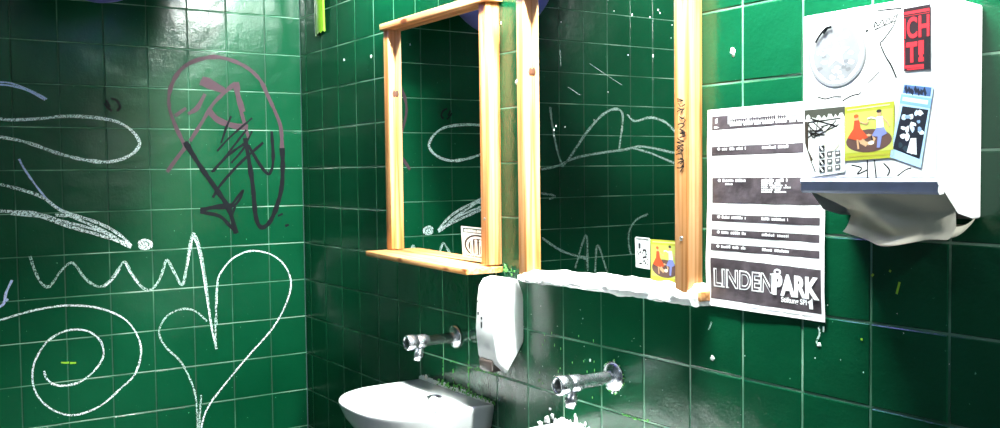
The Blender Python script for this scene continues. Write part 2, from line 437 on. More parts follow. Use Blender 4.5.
# hairline scratches on the big mirror
for l_ in ([(589, 63), (605, 74), (622, 85)], [(568, 87), (580, 95)], [(560, 50), (561, 66)]):
    b = MB(); strokes(b, [W(l_, 1, -.0222)], (0, -1, 0), .0006, M['scratch'], .0005); part(b, 'scratch', mR, 'fine pale scratch')
b = MB(); rg = random.Random(11)
for (x, y, s) in [(632, 15, 2), (658, 10, 1.6), (660, 13, 1.2), (614, 11, 1), (653, 56, 2.2), (628, 55, 1), (561, 22, 1), (671, 38, 1), (554, 130, 2), (556, 126, 1.5), (554, 136, 1), (565, 127, 1), (594, 120, 1), (672, 25, 1), (650, 17, 1.2), (608, 92, 1)]:
    b = MB(); blob(b, U(x, y, 1, -.0222), (.0009*s, .0004, .0015*s), M['fleck'], x, 8, 5); part(b, 'dried_splash', mR)
b = MB(); blob(b, U(410, 44.5, 1, -.0222), (.003, .0006, .003), M['fleck'], 4, 8, 5); part(b, 'dried_splash', mL)

# ------------------------------------------------------------------ poster
tl, tr, bl, br = Vector((2.236, 0, 1.598)), Vector((2.527, 0, 1.6)), Vector((2.2295, 0, 1.190)), Vector((2.5295, 0, 1.1895))
def pd(u, v):
    return .0024+.0018*math.sin(u*5+v*3)*math.sin(v*9+1)+.0016*noise.noise(Vector((u*4, v*7, 0))) + .005*max(0, u-.8)*max(0, v-.5)
a = Art(tl, tr, br, bl, (0, -1, 0), pd, .0012)
a.rect(0, 0, 1, 1, M['paper'], 0, 16, 26)
IK, WI = M['ink'], M['whiteink']
def band(y0l, y1l, y0r, y1r, u1=.965):
    """band given by its heights (fraction of the sheet) at the left and right ends"""
    a.mb.grid(lambda s_, t_: a.P(.045+(u1-.045)*s_, (y0l*(1-s_)+y0r*s_)*(1-t_)+(y1l*(1-s_)+y1r*s_)*t_ + .002*noise.noise(Vector((s_*9, t_*2, y0l*20))), 1), 24, max(2, int((y1l-y0l)*40)), IK, False)
def pv(x, y):
    p = U(x, y); return (p.x-2.236)/.292, (1.598-p.z)/.4085
for (yl0, yl1, yr0, yr1) in [(.035, .105, .045, .100)]: band(yl0, yl1, yr0, yr1)
a.rect(.20, .040, .985, .078, WI, 2, 12, 2)
a.scribble_words(.22, .050, .70, .072, IK, 3, 4, .22); a.rect(.23, .058, .93, .062, IK, 3, 12, 1)
a.scribble_words(.22, .078, .94, .090, WI, 3, 6, .09)
a.poly([(.07, .085), (.12, .092), (.07, .099)], WI, 3); a.poly([(.08, .05), (.1, .045), (.1, .07), (.08, .07)], WI, 2)
def row(px_l, y0, y1, seed, left=True, right=1):
    _, v0 = pv(712, y0); _, v1 = pv(712, y1)
    band(v0, v1, v0, v1)
    h = min(v1-v0, .026)
    if left:
        a.ell(.115, v0+h*.5, .014, h*.30, WI, 3, 8); a.scribble_words(.145, v0+h*.22, .36, v0+h*.80, WI, 3, seed, .08)
    if right: a.scribble_words(.50, v0+h*.22, .72, v0+h*.80, WI, 3, seed+9, .12)
    return v0, v1
row(712, 147, 156, 1)
v0, v1 = row(711, 178, 203, 2)
for k in range(5): a.scribble_words(.50, v0+.022+k*.0105, .66+.05*((k*7) % 3), v0+.030+k*.0105, WI, 3, 30+k, .1)
a.scribble_words(.17, v0+.026, .24, v0+.036, WI, 3, 20, .08)
for k, (y0, y1) in enumerate([(214, 221), (229, 236), (243, 250)]): row(710, y0, y1, 40+k)
_, vb = pv(709, 257); band(vb, .962, vb+.012, .965, .975)
vb1 = vb
# LINDENPARK: outlined LINDEN, solid PARK
def box_of(x0, yt, x1, yb):
    u0, va = pv(x0, yt); u1, vb_ = pv(x1, yb); return u0, va, u1, vb_
u0, va, _, _ = box_of(717, 268, 820, 290); _, vbb = pv(717, 286.5); u1, _ = pv(821, 285)
um = u0+(u1-u0)*.575
a.text('LINDEN', u0, va, um+.01, vbb, WI, 3, .045, 1.02); a.text('LINDEN', u0+.012, va+.0062, um-.002, vbb-.0062, IK, 4, .0, 1.10)
a.text('PARK', um+.012, va-.004, u1, vbb+.004, WI, 5, .05, 1.0)
a.text('P', um+.006, va-.004, um+.075, vbb+.004, WI, 3, .02)
a.ell(um+.045, va-.012, .030, .014, WI, 4); a.ell(um+.045, va-.012, .016, .007, IK, 5)
us, v1_ = pv(783, 296.5); _, v2_ = pv(783, 303.5); ue, _ = pv(808, 301)
a.text('Stiftung SPI', us, v1_, ue, v2_, WI, 3, .03)
a.poly([(ue+.005, v1_+.010), (ue+.03, v1_), (ue+.045, v1_-.012), (ue+.048, v2_+.008), (ue+.02, v2_+.008), (ue+.018, v1_+.018)], WI, 3)
_, v3_ = pv(722, 300.0); _, v4_ = pv(722, 302.6)
a.scribble_words(.10, v3_, .93, v4_, WI, 3, 77, .12)
po = a.mb.build('event_poster'); tag(po, 'white A3 poster with black bands reading LINDENPARK, taped flat on the tiles', 'poster')

# ------------------------------------------------------------------ paper towel dispenser
X0, X1, YF, ZT = 2.572, 2.822, -.12, 1.727
t = empty('towel_dispenser', (2.697, 0, 1.392)); tag(t, 'white metal paper towel dispenser covered in stickers, mounted on the tiled wall', 'dispenser')
b = MB(); bm_ = bmesh.new()
prof = [(0, 1.392), (-.018, 1.391), (-.065, 1.402), (-.113, 1.447), (YF, 1.455), (YF, ZT+.008), (0, ZT)]
va_ = [bm_.verts.new((X0, y, z)) for y, z in prof]; vb_ = [bm_.verts.new((X1, y, z)) for y, z in prof]
n = len(prof)
bm_.faces.new(va_); bm_.faces.new(vb_[::-1])
for i in range(n):
    if i in (1, 2): continue           # open paper slot underneath
    bm_.faces.new((va_[i], vb_[i], vb_[(i+1) % n], va_[(i+1) % n]))
bmesh.ops.recalc_face_normals(bm_, faces=bm_.faces)
bmesh.ops.bevel(bm_, geom=[e for e in bm_.edges if not e.is_boundary], offset=.004, segments=3, profile=.5, affect='EDGES', clamp_overlap=True)
b.bm(bm_, M['enamel'], False); body = part(b, 'body', t)
b = MB()
pr = [(-.108, 1.458), (-.1225, 1.456), (-.1235, 1.450), (-.120, 1.446), (-.1225, 1.438), (-.118, 1.432), (-.106, 1.433)]
b.grid(lambda u, v: Vector((X0-.002+(X1-X0+.004)*u, *pr[round(v*6)])), 1, 6, M['steel'], True)
for x in (X0-.002, X1+.002): b.add([(x, y, z) for y, z in pr], [tuple(range(7))], M['enamel'])
part(b, 'tray_lip', t, 'bluish grey metal lip')
PL = YF-.0002
def dq(px): return [U(x, y, 1, PL) for x, y in px]
def stk(px, art, label):
    a = Art(*dq(px), (0, -1, 0)); art(a); part(a.mb, 'sticker', t, label)
RD = cm(214, 40, 52); RB = cm(38, 14, 22); BKK = cm(16, 14, 20)
def ichti(a):
    a.rect(0, 0, 1, 1, RB, 0); a.rect(0, .055, .97, .13, RD, 1); a.rect(0, .10, .96, .12, RB, 2)
    a.rect(0, .16, .085, .48, RD, 4)
    a.text('C', .13, .15, .52, .49, RD, 3, .03); a.text('H', .57, .15, .97, .49, RD, 3, .03)
    a.text('T', .10, .545, .52, .87, RD, 3, .05); a.text('I', .60, .54, .72, .87, RD, 3, .03)
    a.rect(.56, .54, .76, .76, RD, 2); a.rect(.56, .80, .76, .87, RD, 2); a.rect(.80, .50, 1, 1, BKK, 2)
    a.rect(0, .91, .76, .955, RD, 1); a.rect(.12, .965, .76, .985, RD, 1); a.rect(0, .5, .05, .95, RD, 1)
stk([(903.5, 9), (930.5, 4), (930.5, 69), (904, 71.5)], ichti, 'black and red sticker reading ICH TI!')
def collage(a):
    rg = random.Random(21)
    a.rect(0, 0, 1, 1, cm(172, 206, 240), 0); a.rect(.06, .02, .94, .13, cm(70, 100, 150), 1)
    for k in range(7): a.line([(.1+.1*k, .04+.02*(k % 3)), (.2+.1*k, .12-.02*(k % 2))], .06, cm(20, 28, 50), 2)
    a.rect(0, .15, 1, .27, cm(120, 165, 225), 1); a.rect(.08, .18, .9, .23, cm(205, 225, 250), 2)
    a.poly([(.12, .30), (.95, .29), (.92, .9), (.05, .88)], cm(14, 20, 36), 1)
    for k in range(20):
        a.ell(rg.uniform(.18, .85), rg.uniform(.34, .84), rg.uniform(.04, .10), rg.uniform(.02, .05), rg.choice([cm(190, 214, 240), cm(225, 235, 245), cm(40, 60, 70), cm(130, 160, 200)]), 2+k*.2, 10, .25, k)
    a.poly([(.55, .68), (.72, .66), (.82, .86), (.5, .87)], cm(232, 238, 245), 7)
stk([(903, 83), (934, 86), (921, 168), (890, 157)], collage, 'blue and black photo collage sticker')
def photoart(a):
    rg = random.Random(8)
    a.rect(0, 0, 1, 1, cm(236, 238, 236), 0); a.rect(0, .02, 1, .16, cm(70, 72, 62), 1)
    for k in range(7): a.ell(.10+.135*k, .22+.03*(k % 2), .075, .12, cm(232, 234, 228), 2+.1*k, 12, .15, k)
    for k in range(16):
        a.line([(rg.uniform(.02, .9), rg.uniform(.12, .45)) for _ in range(2)], .02, cm(40, 38, 34), 4)
    a.poly([(0, .18), (.10, .2), (.08, .6), (.2, .75), (.14, .78), (0, .5)], cm(60, 50, 40), 3)
    a.ell(.68, .50, .2, .16, cm(236, 232, 200), 5)
    for r_ in range(4):
        for c_ in range(3):
            u, v = .36+.2*c_, .56+.105*r_
            if c_ == 0: a.rect(u, v, u+.14, v+.075, BK, 6); a.line([(u+.03, v+.01), (u+.1, v+.07)], .03, WHT, 7)
            elif r_ > 0: a.rect(u, v, u+.13, v+.07, cm(90, 90, 90), 6); a.rect(u+.03, v+.02, u+.1, v+.05, WHT, 7)
stk([(804.5, 109), (845, 105), (845, 172), (806, 178)], photoart, 'grey photo sticker with rows of black squares')
stk([(843.5, 107.5), (894.5, 101), (895, 157.5), (844, 161)], dance_art, 'yellow sticker of a dancing couple')
def starart(a):
    G = cm(150, 151, 154); G2 = cm(126, 128, 132); WW = cm(235, 236, 238)
    a.ell(.5, .5, .5, .5, G, 0, 40); a.ell(.5, .5, .46, .46, WW, 1, 40); a.ell(.5, .5, .40, .42, G, 2, 40, .04, 2)
    rg = random.Random(4)
    for k in range(22):
        th = rg.uniform(0, 6.28); r_ = rg.uniform(.2, .38); a.ell(.5+r_*math.cos(th), .5+r_*math.sin(th), .05, .03, rg.choice([G2, WW]), 3+.05*k, 8, .3, k)
    a.poly([(.5+(.24 if k % 2 == 0 else .10)*math.sin(k*math.pi/5), .5-(.24 if k % 2 == 0 else .10)*math.cos(k*math.pi/5)) for k in range(10)], WW, 5)
stk([(808, 24), (866, 16), (866, 84), (809, 89)], starart, 'faint round sticker with a white star')
def dl(*ls): return [[U(x, y, 1, PL) for x, y in l] for l in ls]
def pen(lines, w, label):
    for l in lines:
        b4 = MB(); strokes(b4, [l], (0, -1, 0), w, M['black_pen'], .0016); part(b4, 'pen_mark', t, label)
pen(dl([(816, 43), (820, 36), (826, 29), (832, 27)], [(824, 34), (828, 28), (825, 31)], [(867, 30), (868, 32)]), .0045, 'thick black marker dab')
pen(dl([(878, 11), (890, 9.5), (902, 8.5)], [(875, 28), (876, 22), (879, 26), (883, 20), (885, 25), (889, 18), (892, 22), (896, 15)], [(875, 30), (884, 26), (896, 21)], [(898, 14), (894, 26), (884, 40), (881, 44), (886, 56), (892, 66), (897, 78)], [(868, 84), (874, 78), (880, 72)], [(818, 97), (826, 99), (834, 97), (842, 97)], [(843, 101), (852, 96), (860, 94), (861, 92)], [(852, 165), (862, 168), (858, 174), (868, 170)], [(868, 160), (868, 180)], [(875, 160), (877, 180)], [(884, 163), (890, 170), (888, 176)], [(898, 176), (906, 170), (912, 168)], [(812, 162), (816, 172)]), .0022, 'thin black pen line')
# crumpled towel hanging out of the slot
def towel(u, v):
    # v: 0 at the slot .. 1 at the hanging rim; a slack pouch of paper with one deep fold
    xl = X0+.004+.050*min(1, v*1.6); xr = X1-.004+.004*v
    x = xl+(xr-xl)*u
    z = 1.440-.078*v-.012*math.sin(math.pi*min(1, u*1.02))*v
    y = -.112+.052*min(1, v*2.2)-.034*max(0, v-.35)
    y -= .030*math.exp(-((u-.40)/.18)**2-((v-.42)/.24)**2); y += .022*math.exp(-((u-.40)/.26)**2-((v-.86)/.12)**2)
    y += .012*math.sin((u*1.6+v*.9)*math.pi)*v + .006*math.sin(u*15+v*4)*v*v + .005*noise.noise(Vector((u*4, v*3, 2)))
    z += .004*math.sin(u*9+1)*v*v
    if u > .93: z += .020*((u-.93)/.07)**2*v; 
    return Vector((x, min(-.012, y), z))
b = MB(); b.grid(towel, 70, 30, M['towel'])
# folded-back lower edge
def towel2(u, v):
    p = towel(u, 1); q = Vector(p)
    q.y = min(-.01, p.y + .062*v + .006*math.sin(u*13)*v); q.z = p.z + .0015 - .006*math.sin(math.pi*v) + .020*v
    return q
b.grid(towel2, 70, 8, M['towel'])
tw = b.build('paper_towel'); tag(tw, 'crumpled white paper towel hanging out beneath the sticker-covered dispenser', 'paper towel')

# ------------------------------------------------------------------ soap dispenser
t = empty('soap_dispenser', (1.495, 0, .93)); tag(t, 'white plastic soap dispenser with dark push lever, mounted between the two taps', 'soap dispenser')
b = MB(); sx0, sx1 = 1.446, 1.550
bm_ = bmesh.new()
prof = [(0, 1.155), (0, 1.005), (-.019, .976), (-.052, .932), (-.062, .944), (-.078, .958), (-.085, .975), (-.092, 1.05), (-.086, 1.13), (-.080, 1.165), (-.066, 1.184), (-.04, 1.190), (-.012, 1.184)]
va_ = [bm_.verts.new((sx0, y, z)) for y, z in prof]; vb_ = [bm_.verts.new((sx1, y, z)) for y, z in prof]
n = len(prof); bm_.faces.new(va_); bm_.faces.new(vb_[::-1])
for i in range(n): bm_.faces.new((va_[i], vb_[i], vb_[(i+1) % n], va_[(i+1) % n]))
bmesh.ops.recalc_face_normals(bm_, faces=bm_.faces)
bmesh.ops.bevel(bm_, geom=[e for e in bm_.edges if abs(e.verts[0].co.x-e.verts[1].co.x) < 1e-6 and min(e.verts[0].co.y, e.verts[1].co.y) < -.001], offset=.012, segments=5, profile=.5, affect='EDGES', clamp_overlap=True)
b.bm(bm_, M['plastic'], True)
o = part(b, 'housing', t)
b = MB(); b.box((sx0+.012, -.087, .935), (sx1-.028, -.050, .968), M['dark_plastic'], .006); part(b, 'push_lever', t, 'dark brown lever')
b = MB(); P = lambda x, z: Vector((sx0+x, -.0925, z))
for zz, hh in ((1.075, .008), (1.062, .006), (1.052, .010)): b.box((sx0+.034, -.0925, zz), (sx0+.040, -.0905, zz+hh), M['dark_metal'])
b.box((sx0+.016, -.0915, 1.086), (sx0+.020, -.088, 1.094), M['dark_metal']); b.box((sx0+.010, -.090, 1.120), (sx0+.013, -.083, 1.124), M['dark_metal'])
part(b, 'maker_mark', o, 'small dark printed mark')
b = MB(); b.lathe([(0, .014), (.004, .012), (.004, 0)], M['plastic'], (sx0+.065, -.06, .944), (0, 0, -1), seg=12); part(b, 'nozzle', o)

# ------------------------------------------------------------------ taps
def tap(x, z, label):
    t = empty('wall_tap', (x, 0, z)); tag(t, label, 'tap', 'chrome wall taps')
    ax = (0, -1, 0); o = Vector((x, 0, z))
    b = MB(); b.lathe([(0.012, .0005), (.036, .0005), (.0365, .004), (.030, .010), (.018, .013), (.0155, .014)], M['chrome'], o, ax); part(b, 'flange', t)
    b = MB(); b.lathe([(.0155, .008), (.0155, .095), (.0165, .098), (.0165, .102), (.0195, .106), (.0205, .112), (.0205, .130), (.019, .133), (.019, .137), (.022, .141), (.0225, .150), (.0225, .166), (.0205, .170), (.0165, .170), (.0155, .164)], M['chrome'], o, ax); body = part(b, 'barrel', t)
    b = MB(); b.lathe([(.0158, .158), (.0155, .166), (.010, .169), (0, .1695)], M['dark_metal'], o, ax); part(b, 'push_button', body, 'dark push button end')
    b = MB(); o2 = Vector((x, -.122, z-.012))
    dr = Vector((0, -.28, -1)).normalized()
    b.lathe([(.0135, 0), (.0125, .018), (.0145, .022), (.0145, .034), (.0115, .038), (.0095, .046), (.0075, .046), (.006, .040)], M['chrome'], o2, dr, up=(1, 0, 0)); spt = part(b, 'spout', t)
    b = MB(); b.lathe([(.0062, .040), (.0062, .044), (0, .044)], M['dark_metal'], o2, dr, up=(1, 0, 0), seg=14); part(b, 'aerator', spt, 'dark outlet screen')
    return t
tap(1.192, .978, 'chrome push-button wall tap under the pine-shelved mirror, above the fully visible sink')
tap(1.926, .984, 'chrome push-button wall tap right of the soap dispenser, with white-ringed flange')

# ------------------------------------------------------------------ sinks
def sink(xc, z, label, chips, seed):
    t = empty('wash_basin', (xc, 0, z-.2)); tag(t, label, 'sink', 'white wash basins')
    Wd, Dp = .216, .352
    def outline(s_, k=1.0, back=0.0):
        # s_: 0..1 around; superellipse D shape (y from 0 to -Dp)
        th = 2*math.pi*s_; c, s2 = math.cos(th), math.sin(th)
        if s2 >= 0:  # back half: near rectangle
            e = .12; yy = -.16+.16*abs(s2)**.25*1
            xx = Wd*math.copysign(abs(c)**e, c) if abs(c) > 1e-9 else 0
            yy = -.16+.16*min(1, abs(s2)*3)**.8
        else:
            xx = Wd*math.copysign(abs(c)**.80, c) if abs(c) > 1e-9 else 0; yy = -.16-(Dp-.16)*abs(s2)**.95
        return xx, yy
    SEG = 72
    S = [outline(i/SEG) for i in range(SEG)]
    b = MB()
    def ring(fx, fy, y0, zz, seg=S):
        return [Vector((xc+x*fx, y0+(y-y0)*fy, zz)) for x, y in seg]
    # outside shell, rim and inner bowl as one glazed surface
    bowl = [(math.cos(2*math.pi*i/SEG), math.sin(2*math.pi*i/SEG)) for i in range(SEG)]
    def bring(rx, ry, yc, zz, p=.75):
        return [Vector((xc+rx*math.copysign(abs(c)**p, c), yc+ry*math.copysign(abs(s2)**p, s2), zz)) for c, s2 in bowl]
    rings = [ring(.30, .30, 0, z-.205), ring(.50, .42, 0, z-.195), ring(.72, .66, 0, z-.155), ring(.88, .86, 0, z-.095), ring(.96, .96, 0, z-.045), ring(.99, .99, 0, z-.020),
             ring(1, 1, 0, z-.012), ring(1, 1, 0, z-.005), ring(.99, .992, 0, z-.001), ring(.975, .98, 0, z),
             bring(.176, .116, -.220, z-.001), bring(.170, .110, -.220, z-.006), bring(.160, .102, -.220, z-.035), bring(.138, .086, -.220, z-.085), bring(.10, .062, -.215, z-.115), bring(.03, .02, -.21, z-.125)]
    vs = [v for r_ in rings for v in r_]; fs = []
    for j in range(len(rings)-1):
        for i in range(SEG):
            i2 = (i+1) % SEG; fs.append((j*SEG+i, j*SEG+i2, (j+1)*SEG+i2, (j+1)*SEG+i))
    fs.append(tuple(range(SEG))[::-1]); fs.append(tuple((len(rings)-1)*SEG+i for i in range(SEG)))
    b.add(vs, fs, M['ceramic'], True); bas = part(b, 'basin', t)
    b = MB(); b.lathe([(.0, .004), (.018, .004), (.026, .003), (.028, 0), (.028, -.004)], M['chrome'], (xc, -.21, z-.125), (0, 0, 1), seg=24)
    b.lathe([(0, .0045), (.014, .0045)], M['dark_metal'], (xc, -.21, z-.125), (0, 0, 1), seg=16); part(b, 'drain', bas, 'chrome drain')
    b = MB(); pts = [U(427, 398.5, 2, z), U(431, 396.2, 2, z), U(437, 396, 2, z), U(440.5, 398, 2, z)]
    dx = xc-1.185
    strokes(b, [[Vector((p.x+dx, p.y, z+.0004)) for p in pts]], (0, 0, 1), .013, M['dark_metal'], .0022); part(b, 'overflow_slot', bas, 'dark curved overflow slot')
    if chips:
        b = MB(); p = U(434.5, 413, 2, z); blob(b, (p.x, p.y, z+.0006), (.0035, .012, .002), M['dark_metal'], 2, 8, 5); part(b, 'chip', bas, 'dark chip in the glaze')
    # ragged silicone along the wall
    b = MB(); rg = random.Random(seed)
    x = xc-Wd+.004
    while x < xc+Wd-.004:
        h = rg.uniform(.003, .007)*(1.8 if rg.random() < .15 else 1)*(1.7 if seed == 3 and x < xc-.05 else 1)
        blob(b, (x, -.003, z+.002), (rg.uniform(.006, .012), rg.uniform(.003, .007), h), M['caulk'], x*50, 9, 6, .6); x += rg.uniform(.006, .012)
    part(b, 'silicone_seal', t, 'ragged white silicone along the wall')
    b = MB(); b.lathe([(.016, -.20), (.016, -.32), (.032, -.33), (.032, -.42), (.014, -.43), (0, -.43)], M['chrome'], (xc, -.10, z), (0, 0, 1), seg=20)
    b.lathe([(.0145, 0), (.0145, .092)], M['chrome'], (xc, -.10, z-.37), (0, 1, 0), seg=16); part(b, 'waste_trap', t, 'chrome waste trap')
    return t
sink(1.184, .813, 'white ceramic wash basin fully in view under the pine-shelved mirror', True, 3)
sink(1.925, .830, 'white ceramic wash basin cut off by the frame, below the white-ringed tap', False, 5)
# splashes of white filler on the wall above the second sink
for pts, lab in (([(541, 424, .009, .008), (548, 421, .010, .012), (553, 416, .005, .007), (556, 424, .005, .014)], 'white filler splash on the tiles left of the tap spout, above the cut-off basin'),
                 ([(571, 426, .006, .014), (577, 423, .006, .012), (582, 427, .007, .008), (576, 416, .0025, .006), (586, 424, .0025, .005)], 'jagged white filler splash on the tiles directly beneath the right tap spout')):
    b = MB()
    for i, (x, y, rx, rz) in enumerate(pts):
        p = U(x, y); blob(b, (p.x, -.002, p.z), (rx*1.1, .0035, rz), M['caulk'], x, 16, 10, .7)
    tag(b.build('filler_splash'), lab, 'filler')

# ------------------------------------------------------------------ lime tape near the corner
b = MB()
def tapef(u, v):
    p = Vector((.185, -.030, 0))+Vector((math.sin(.55), math.cos(.55)*-0.0, 0))*0
    d = Vector((.80, .60, 0)); d = Vector((.833, .20, 0))
    x = .170+.105*u; y = -.004-.010*math.sin(math.pi*u*.9)-.004*math.sin(v*5)
    z = 2.010+.60*v
    if v == 0: z += .004*math.sin(u*25)+.006*u
    return Vector((x+.004*math.sin(v*3), y, z))
b.grid(tapef, 12, 20, M['lime'])
b.grid(lambda u, v: tapef(u*.22, v)+Vector((0, -.0012, -.004)), 3, 20, M['lime2'])
b.grid(lambda u, v: tapef(.88+.12*u, v)+Vector((0, -.0012, .001)), 2, 20, M['lime2'])
tag(b.build('adhesive_tape'), 'lime green tape strip hanging down the tiles by the corner', 'tape')
b = MB()
for i, (u_, l_) in enumerate([(.12, .012), (.3, .006), (.5, .014), (.62, .006), (.8, .008)]):
    p = tapef(u_, 0); 

# ------------------------------------------------------------------ graffiti
def LW(*lines): return [[U(x, y, 0, 0.0) for x, y in l] for l in lines]
NX = (1, 0, 0)
def graf(sets, name, label, cat='graffiti'):
    b = MB(); sets = [(l, w*(.62 if m_.name == 'white_chalk' and w < .0125 else .8 if 'chalk' in m_.name else 1.0), m_) for l, w, m_ in sets]
    for k, (lines, w, mat) in enumerate(sets): strokes(b, lines, NX, w, mat, .0008+.0003*k)
    return tag(b.build(name), label, cat)
graf([(LW([(0, 82), (10, 83), (22, 87), (34, 92), (47, 99)], [(0, 84.5), (12, 86), (26, 90), (38, 96), (45, 100)]), .007, M['chalk_blue'])],
     'chalk_stroke', 'short bluish double chalk stroke highest at the left edge of the left wall')
graf([(LW([(-20, 121), (0, 119), (11, 120), (42, 118.5), (60, 116.5), (82, 116.5), (105, 119), (120, 123), (132, 131), (139.5, 142), (136, 151), (125, 158), (107, 162), (85, 160), (57, 153), (32, 144), (12, 139), (-20, 134)]), .0135, M['chalk']),
      (LW([(125, 157.5), (133, 153), (138, 147), (139.5, 142)], [(86, 160), (107, 162), (122, 159)]), .013, M['chalk'])],
     'chalk_loop', 'long flat white chalk loop on the dark upper left of the wall')
graf([(LW([(19, 159), (25, 170), (37, 187), (50, 202), (66, 213)]), .009, M['chalk_blue']),
      (LW([(-15, 183), (0, 184.5), (15, 188), (35, 194), (48, 201), (60, 210), (78, 216)]), .013, M['chalk']),
      (LW([(-15, 210), (0, 211), (20, 212), (40, 214), (62, 221), (90, 228), (108, 234), (130, 247)], [(10, 213.5), (40, 216.5), (64, 225), (92, 233), (112, 239), (131, 247)], [(55, 215), (80, 217), (105, 226), (121, 236), (131, 246)], [(66, 214), (82, 221), (104, 231), (126, 244)]), .013, M['chalk'])],
     'chalk_sweep', 'thick white chalk sweep ending in a point left of the small round blob')
graf([(LW([(139, 244), (141, 241), (146, 240), (151, 243), (150, 247), (144, 248.5), (140, 246.5), (141, 243), (146, 243), (147, 245)]), .013, M['chalk']), (LW([(142, 244.5), (148, 245)]), .022, M['chalk'])],
     'chalk_blob', 'small round white chalk blob above the zigzag line')
graf([(LW([(30, 256), (35, 271), (42, 284), (50, 286), (60, 272), (70, 263), (76, 266), (84, 277), (94, 285), (103, 286), (112, 278), (119, 268), (125, 262), (132, 274), (142, 287), (150, 290), (158, 282), (163, 270), (167, 260), (174, 272), (182, 285), (186, 270), (189, 250), (193, 233.5), (199, 245), (204, 270), (208, 300), (211, 324), (216.5, 349)]), .011, M['chalk_thin']),
      (LW([(193, 236), (197, 245), (201, 262), (207, 300), (212, 330), (216, 345)], [(187, 268), (191, 246), (193, 236)], [(104, 287), (113, 279), (120, 269)], [(125, 263), (133, 277), (142, 288)]), .009, M['chalk']), (LW([(215, 318), (216, 349)]), .008, M['chalk_thin'])],
     'chalk_zigzag', 'wavy white chalk zigzag ending in a tall spike above the heart')
graf([(LW([(216.5, 304), (217, 285), (220, 274), (232, 259), (250, 251), (270, 254), (285, 266), (291, 284), (285, 306), (272, 329), (250, 354), (225, 384), (207, 409), (199, 436)]), .010, M['chalk']),
      (LW([(216.5, 325), (216, 300), (218, 282)], [(207, 321), (195, 311), (182, 309), (167, 316), (159, 331), (165, 346), (180, 361), (190, 379), (196, 399), (198, 434)]), .009, M['chalk_thin']), (LW([(201, 395), (199, 434)]), .008, M['chalk_thin'])],
     'chalk_heart', 'lopsided white chalk heart outline low on the left wall near the corner')
graf([(LW([(-30, 327), (0, 320), (20, 314), (40, 309), (65, 305.5), (90, 306.5), (110, 311.5), (127, 321), (138, 337), (141, 354), (135, 374), (120, 389), (100, 406), (75, 415), (55, 411), (40, 399), (33, 384), (34, 364), (45, 344), (60, 333), (75, 329.5), (90, 332), (101, 342), (103, 357), (92, 373), (75, 384), (57, 385), (47, 379), (44, 371)]), .010, M['chalk']),
      (LW([(110, 311.5), (127, 321), (138, 337), (141, 354), (135, 374)], [(51, 384), (62, 386), (76, 383)]), .008, M['chalk'])],
     'chalk_spiral', 'big white chalk spiral at the lower left of the tiled wall')
graf([(LW([(12, 280), (6, 293), (4, 303), (-2, 308)], [(8, 299), (3, 303)]), .010, M['chalk_blue'])], 'chalk_stroke', 'faint short chalk stroke at the left edge above the spiral')
graf([(LW([(104, 103), (108, 108), (112, 111)], [(111, 98), (117, 101), (120, 107), (117, 111)], [(106, 100), (110, 107)]), .008, M['black_pen'])], 'marker_doodle', 'small black marker doodle above the long chalk loop')
graf([(LW([(61, 362.5), (66, 362.8), (69, 362.4)], [(70, 363), (76, 362.8)]), .006, M['lime'])], 'paint_dash', 'tiny yellow green dash inside the chalk spiral')
PK, BP = M['pink'], M['black_pen']
graf([(LW([(185, 146), (175, 125), (169, 106), (170, 90), (178, 73), (192, 62), (213, 57), (232, 60.5), (248.5, 68.7), (260, 80), (267, 94), (276.5, 115), (281, 129), (282, 150)],
          [(248.5, 138), (241, 111), (237, 94), (235.6, 83)], [(190, 141), (202, 122), (213, 104), (225, 92), (235.6, 83)], [(187, 145), (177, 158), (167, 172)], [(205, 94), (197, 108), (188, 114)], [(175, 116), (186, 108)]), .014, PK),
      (LW([(202, 79), (211, 82), (224, 90)], [(209, 111), (218, 120), (234.5, 126), (248, 127)], [(236, 82), (238, 96), (243, 112)], [(200, 82), (215, 88), (226, 92)]), .022, PK),
      (LW([(282, 148), (282.6, 167), (281.3, 189), (275, 211), (268, 224), (260.5, 227), (255.6, 216), (253, 189), (249.5, 164.5), (245, 138)]), .018, BP),
      (LW([(185, 142), (199, 164.5), (216, 189), (228.6, 208.7), (236, 233)]), .019, BP),
      (LW([(200, 212), (219, 216), (229, 225), (237, 233)], [(200, 211), (216, 206), (233.5, 205)], [(248, 145), (258, 162), (265.4, 172), (270, 173), (273, 160), (271.5, 131)]), .013, BP),
      (LW([(221, 143), (226, 128), (231, 116)], [(217, 151), (230, 137), (252, 118)], [(213, 172), (232, 148), (246, 130)], [(231, 163), (243, 149), (252, 131)]), .008, BP), (LW([(277.7, 216), (282.6, 213.6)], [(285, 226), (288.7, 224.6)]), .009, BP),
      (LW([(200, 209), (233, 206), (243, 190), (232, 204)], [(235, 206), (232, 218), (237, 233)], [(212.6, 197.6), (221, 184), (240, 163), (263, 142.5)], [(211.4, 172), (228.6, 154.7), (246, 142.5)]), .010, BP)],
     'marker_tag', 'large faded pink and black marker tag in a circle above the chalk heart')
